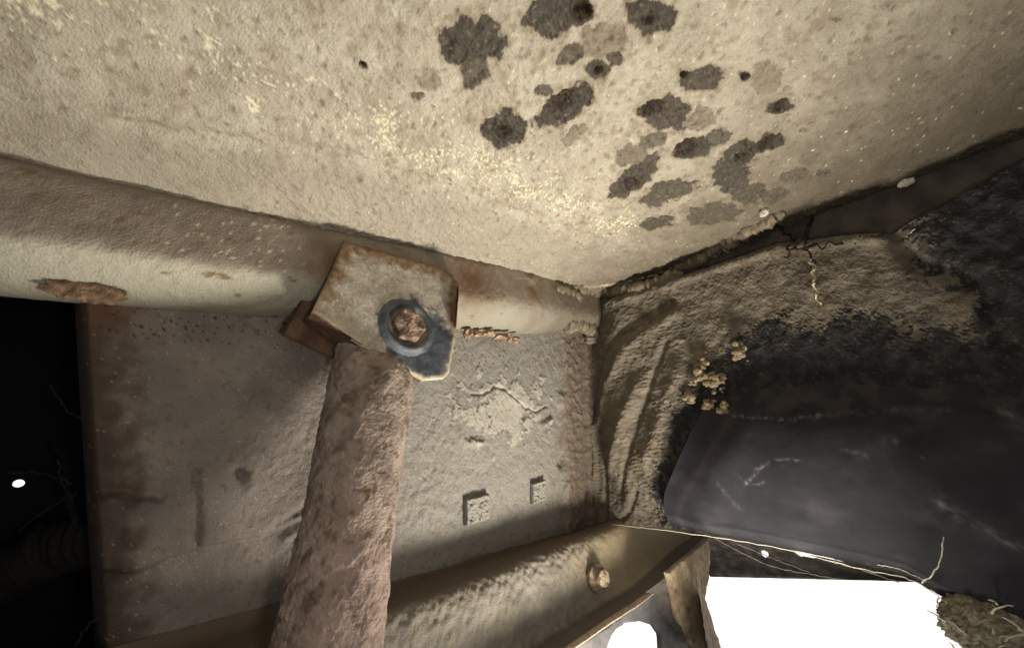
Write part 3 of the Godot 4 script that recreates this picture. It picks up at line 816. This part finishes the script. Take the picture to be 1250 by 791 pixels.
	var tube := put("support_tube", sheet(230, 330, func(u: float, v: float):
			var a := u * TAU
			var s := v * 1.25
			var p := t_top.lerp(t_bot, s)
			var r := .0275 + .0008 * sin(s * 9.0)
			var squash := sstep(.16, .0, s)
			var q := Vector2(cos(a), sin(a) * lerpf(1.0, .5, squash))
			var w := a * .0275
			var L := s * t_top.distance_to(t_bot)
			var pox := sstep(.06, .14, L)
			var h := .0006 * n1(cos(a) * .03, L + sin(a) * .03, 70)
			var c3 := Vector3(cos(a) * .0275, L, sin(a) * .0275)
			h += .0005 * rough.get_noise_3d(c3.x * 45, c3.y * 60, c3.z * 45) + .0003 * soft.get_noise_3d(c3.x * 260, c3.y * 330, c3.z * 260)
			# scaly ripples slanting round the tube
			h += pox * .0010 * sstep(-.2, .5, n1(L, a, 9.0)) * soft.get_noise_3d(c3.x * 70, c3.y * 190 + c3.x * 150, c3.z * 70)
			var flake := rough.get_noise_3d(c3.x * 38 + 9, c3.y * 30, c3.z * 38)
			h += .0005 * sstep(.05, .09, flake) - .0004 * sstep(.30, .34, flake)
			h += .004 * sstep(.22, .0, s) * rough.get_noise_3d(c3.x * 50, c3.y * 70, c3.z * 50)
			return p + (sx * q.x + sy * q.y) * (r + h),
		func(_u, v: float, p: Vector3):
			var c := Color(.50, .445, .40).lerp(Color(.63, .57, .525), clampf(.5 + 1.3 * n3(p, 40), 0, 1))
			c = c.lerp(Color(.62, .525, .485), .5 * sstep(.25, .6, v))
			c = c.lerp(Color(.40, .325, .265), .6 * sstep(.15, .5, n3(p + Vector3.ONE * 3, 90)))
			c = c.lerp(Color(.37, .31, .27), .7 * sstep(.2, .5, n3(p + Vector3(5, 2, 1), 45)))
			c = c.lerp(Color(.74, .64, .54), .6 * sstep(.3, .6, n3(p - Vector3.ONE * 2, 140)))
			return c), dusty)
	tag(tube, "thick rusty round tube rising to the square bracket", "tube")

	# ---- opening: inner lip, hanging bracket, closing plate, moss
	var lip_mesh := sheet(150, 40, func(u: float, v: float):
			var a: Vector3 = Vector3(0.05, 0.3188, 0.1102).lerp(Vector3(0.05, 0.3189, 0.2842), u)
			var b: Vector3 = Vector3(0.05, 0.2739, 0.1083).lerp(Vector3(0.05, 0.3153, 0.2814), u)
			var p := a.lerp(b, v)
			p.x += .001 * nf(p.z, p.y, 60) + .008 * sin(v * PI) + (.006 * sstep(.9, 1.0, v))
			return p,
		func(_u, _v, p: Vector3): return Color(.36, .345, .34).lerp(Color(.55, .52, .49), clampf(.35 + 1.3 * nf(p.z, p.y * 2, 60), 0, 1)),
		func(u: float, v: float):
			var p: Vector3 = Vector3(0.05, 0.3188, 0.1102).lerp(Vector3(0.05, 0.3189, 0.2842), u).lerp(Vector3(0.05, 0.2739, 0.1083).lerp(Vector3(0.05, 0.3153, 0.2814), u), v)
			return Vector2(p.z, p.y).distance_to(Vector2(0.1645, 0.3089)) > .0032 and far(Vector2(p.z, p.y), Vector2(0.1965, 0.3176), Vector2(0.2068, 0.3186)) > .0028)
	tag(put("inner_lip", lip_mesh, paint(.6, .03, 14)), "dark grey inner lip above the bright opening, pierced by two small holes", "car panel", "", "structure")
	var brown_tint := func(_u, _v, p: Vector3): return Color(.62, .54, .44).lerp(Color(.76, .68, .56), clampf(.5 + 1.3 * n3(p, 60), 0, 1)).lerp(Color(.38, .31, .25), .6 * sstep(.2, .5, n3(p + Vector3.ONE, 120)))
	var hang := base("hanging_bracket")
	tag(hang, "brown folded metal bracket hanging left of the bright opening", "bracket")
	var ho := []
	for p in [Vector3(-0.0131, 0.2908, 0.1), Vector3(0.0833, 0.3068, 0.1), Vector3(0.0724, 0.2673, 0.1), Vector3(0.0576, 0.247, 0.1), Vector3(0.0728, 0.2153, 0.1), Vector3(0.0833, 0.1885, 0.1), Vector3(0.0242, 0.2136, 0.1), Vector3(-0.0013, 0.2501, 0.1)]: ho.append(Vector2(p.x, p.y))
	put("face", plate(ho, [], Transform3D(Basis(), Vector3(0, 0, .10)), .004, .0016, .0009, brown_tint), metal_skin, hang)
	var hs := [Vector3(0.0594, 0.2465, 0.1), Vector3(0.014, 0.2885, 0.115), Vector3(0.0908, 0.186, 0.1), Vector3(0.0286, 0.2119, 0.115)]
	put("flange", sheet(24, 30, func(u: float, v: float):
			var p: Vector3 = hs[0].lerp(hs[1], u).lerp(hs[2].lerp(hs[3], u), v)
			return p + Vector3.ONE * .001 * n3(p, 110), brown_tint), metal_skin, hang)
	put("side", sheet(30, 30, func(u: float, v: float):
			var p: Vector3 = Vector3(-0.029, 0.2695, 0.08).lerp(Vector3(-0.0057, 0.2891, 0.1), u).lerp(Vector3(0.0016, 0.2371, 0.08).lerp(Vector3(0.009, 0.2328, 0.1), u), v)
			return p + Vector3.ONE * .001 * n3(p, 110),
		func(_u, _v, p: Vector3): return Color(.36, .34, .33).lerp(Color(.48, .45, .42), clampf(.5 + n3(p, 70), 0, 1))), metal_skin, hang)
	var co := []
	for p in [Vector3(-0.1887, 0.256, 0.085), Vector3(-0.0861, 0.2613, 0.085), Vector3(-0.0123, 0.2704, 0.085), Vector3(0.0652, 0.2284, 0.085), Vector3(0.0805, 0.1839, 0.085), Vector3(0.0548, 0.1618, 0.085)]: co.append(Vector2(p.x, p.y))
	var gap := []
	for p in [Vector3(-0.0995, 0.2121, 0.085), Vector3(-0.0906, 0.246, 0.085), Vector3(-0.0806, 0.2545, 0.085), Vector3(-0.0632, 0.2566, 0.085), Vector3(-0.0399, 0.2513, 0.085), Vector3(-0.0183, 0.2415, 0.085), Vector3(-0.0078, 0.2298, 0.085), Vector3(-0.0078, 0.1778, 0.085)]: gap.append(Vector2(p.x, p.y))
	tag(put("closing_plate", plate(co, gap, Transform3D(Basis(), Vector3(0, 0, .085)), .004, .0016, .0006,
		func(_u, _v, p: Vector3): return Color(.40, .39, .40).lerp(Color(.50, .48, .47), clampf(.5 + n3(p, 60), 0, 1))), paint(.6, .03, 14)), "grey plate with a round cut-out below the seam lip", "car panel", "", "structure")
	var pale := flat(Color(.80, .77, .70), .8, .02)
	var moss := put("moss_clump", lump(Vector3(-0.022, 0.3183, 0.3177), Vector3(.012, .018, .022), .2, 140, Color(.36, .34, .28), Color(.66, .62, .53), 90), dusty)
	for k in 26:
		var m0 := Vector3(-0.022, 0.3183, 0.3177) + Vector3(rng.randf_range(-.018, -.004), rng.randf_range(-.018, .018), rng.randf_range(-.022, .022))
		var m1 := m0 + Vector3(rng.randf_range(-.01, .004), rng.randf_range(-.006, .012), rng.randf_range(-.014, .014))
		put("fibre", strand([m0, (m0 + m1) / 2 + Vector3(-.003, .002, 0), m1], .0007, Color(.62, .58, .48), 12, .001, 5), pale, moss)
	tag(moss, "clump of pale dry moss at the lower right corner of the opening", "moss")

	# ---- loose things
	var mud_spots := [[Vector3(-0.02, 0.4831, 0.1517), Vector3(.005, .020, .012)], [Vector3(-0.02, 0.4704, 0.1631), Vector3(.006, .014, .013)], [Vector3(-0.022, 0.4985, 0.1869), Vector3(.005, .010, .010)], [Vector3(-0.02, 0.4495, 0.1561), Vector3(.005, .010, .006)], [Vector3(-0.02, 0.4572, 0.1384), Vector3(.004, .005, .008)], [Vector3(-0.024, 0.4466, 0.1725), Vector3(.004, .009, .005)], [Vector3(-0.024, 0.4246, 0.1582), Vector3(.004, .010, .004)]]
	var mud_words := ["tall crust of dried tan mud at the edge of the black area", "broad lump of dried tan mud, lowest of the big crust", "small tan mud lump high on the black area's edge", "narrow tan mud crumb hanging below the big crust", "tiny tan mud crumb left of the narrow one", "tan mud crumb against the liner's upper corner", "lowest thin tan mud crumb beside the liner edge"]
	for k in mud_spots.size():
		var heap := SurfaceTool.new()
		heap.begin(Mesh.PRIMITIVE_TRIANGLES)
		var span: Vector3 = mud_spots[k][1]
		for c in int(14 + span.y * 1400):
			var off := Vector3(rng.randfn(0, .22), rng.randfn(0, .42), rng.randfn(0, .42)) * span
			var size := rng.randf_range(.0012, .0036) * (1.2 - off.length() / span.length())
			var tone := rng.randf_range(-.05, .05)
			heap.append_from(lump(mud_spots[k][0] + off, Vector3(size * .6, size, size * rng.randf_range(.8, 1.5)), .5, 260, Color(.47 + tone, .41 + tone, .33 + tone), Color(.63 + tone, .565 + tone, .465 + tone), 14), 0, Transform3D.IDENTITY)
		tag(put("mud_clump", heap.commit(), dusty), mud_words[k], "mud", "dried mud on the wheel arch")
	tag(put("dry_stalk", strand([Vector3(-0.03, 0.5652, 0.2541), Vector3(-0.034, 0.5515, 0.2543), Vector3(-0.034, 0.5402, 0.2542), Vector3(-0.03, 0.5263, 0.255)], .0015, Color(.74, .70, .60), 40, .003), dusty), "pale dry stalk hanging down the arch below the dark twigs", "stalk")
	var twig := Color(.17, .13, .11)
	var tw := base("twig_tangle")
	tag(tw, "tangle of dark twigs caught on the arch's top edge", "twigs")
	for q in [[Vector3(0, 0.6131, 0.2499), Vector3(-0.012, 0.5927, 0.2498), Vector3(-0.024, 0.5755, 0.2466)], [Vector3(-0.02, 0.581, 0.2326), Vector3(-0.02, 0.5857, 0.2417), Vector3(-0.015, 0.591, 0.2504)], [Vector3(-0.024, 0.5731, 0.2343), Vector3(-0.026, 0.5769, 0.2449), Vector3(-0.024, 0.565, 0.2547), Vector3(-0.02, 0.5579, 0.2535)], [Vector3(0, 0.6126, 0.2206), Vector3(-0.01, 0.5959, 0.2335), Vector3(-0.02, 0.5817, 0.2431)], [Vector3(-0.022, 0.5781, 0.2492), Vector3(-0.018, 0.5766, 0.2732), Vector3(-0.016, 0.5769, 0.3029)]]:
		put("twig", strand(q, .0013, twig, 30, .005), dusty, tw)
	for q in [[Vector3(-0.0359, 0.6151, 0.2258) + Vector3(-.001, -.003, 0), Vector3(.003, .0035, .0035), "bright white flake on the pan's right edge above the twigs"], [Vector3(0.0048, 0.6223, 0.3131) + Vector3(-.001, -.003, 0), Vector3(.002, .003, .005), "white flake highest on the dark strip by the pan"], [Vector3(-0.012, 0.5741, 0.318), Vector3(.003, .0055, .006), "large pale flake on the dark arch right of the twigs"]]:
		tag(put("pale_flake", lump(q[0], q[1], .5, 200, Color(.80, .78, .70), Color(.97, .95, .90), 30), dusty), q[2], "flake", "pale flakes on the arch")
	# cobweb strands over the opening and in the dark hollow
	var web := base("cobweb")
	tag(web, "pale cobweb strands stretched along the lower edge of the black liner", "cobweb")
	for q in [[Vector3(-0.01, 0.3223, 0.0321), Vector3(-0.02, 0.3307, 0.0935), Vector3(-0.03, 0.3384, 0.1624), Vector3(-0.03, 0.3404, 0.213), Vector3(-0.03, 0.3383, 0.2588), Vector3(-0.03, 0.338, 0.2856), Vector3(-0.03, 0.3286, 0.3029)], [Vector3(0.03, 0.3205, 0.1281), Vector3(0.03, 0.3077, 0.1777), Vector3(0.035, 0.3086, 0.2319)], [Vector3(-0.01, 0.3346, 0.2206), Vector3(0, 0.3299, 0.2471), Vector3(0.02, 0.3204, 0.2717)], [Vector3(0.03, 0.3198, 0.1501), Vector3(0.04, 0.3061, 0.207)], [Vector3(-0.02, 0.3401, 0.2664), Vector3(-0.02, 0.3408, 0.2796), Vector3(-0.02, 0.3358, 0.2934)], [Vector3(-0.04, 0.3402, 0.2922), Vector3(-0.045, 0.3489, 0.2995), Vector3(-0.045, 0.3594, 0.3044), Vector3(-0.045, 0.3716, 0.3071)]]:
		put("thread", strand(q, .00042, Color(.70, .66, .60), 70, .0009, 6, .2), pale, web)
	var pale2 := flat(Color(.30, .29, .28), .8, 0)  # darker copy of the strand colour, for shade inside the hollow
	var web2 := base("cobweb")
	tag(web2, "faint cobweb strands in the black hollow at the left", "cobweb")
	for q in [[Vector3(-0.4885, 0.3992, -0.16), Vector3(-0.4724, 0.4022, -0.14), Vector3(-0.4468, 0.4048, -0.03)], [Vector3(-0.4766, 0.3572, -0.16), Vector3(-0.4594, 0.3785, -0.12), Vector3(-0.4437, 0.3998, -0.03)], [Vector3(-0.4586, 0.4138, -0.1), Vector3(-0.4535, 0.3994, -0.08), Vector3(-0.4455, 0.3945, -0.03)], [Vector3(-0.4692, 0.4643, -0.1), Vector3(-0.4567, 0.4476, -0.06), Vector3(-0.447, 0.4421, -0.02)], [Vector3(-0.4344, 0.3062, -0.05), Vector3(-0.429, 0.325, -0.03), Vector3(-0.4188, 0.3296, -0.02)]]:
		put("thread", strand(q, .0004, Color(.5, .48, .45), 40, .002, 6, .2), pale2, web2)
	print("built in %d ms" % Time.get_ticks_msec())
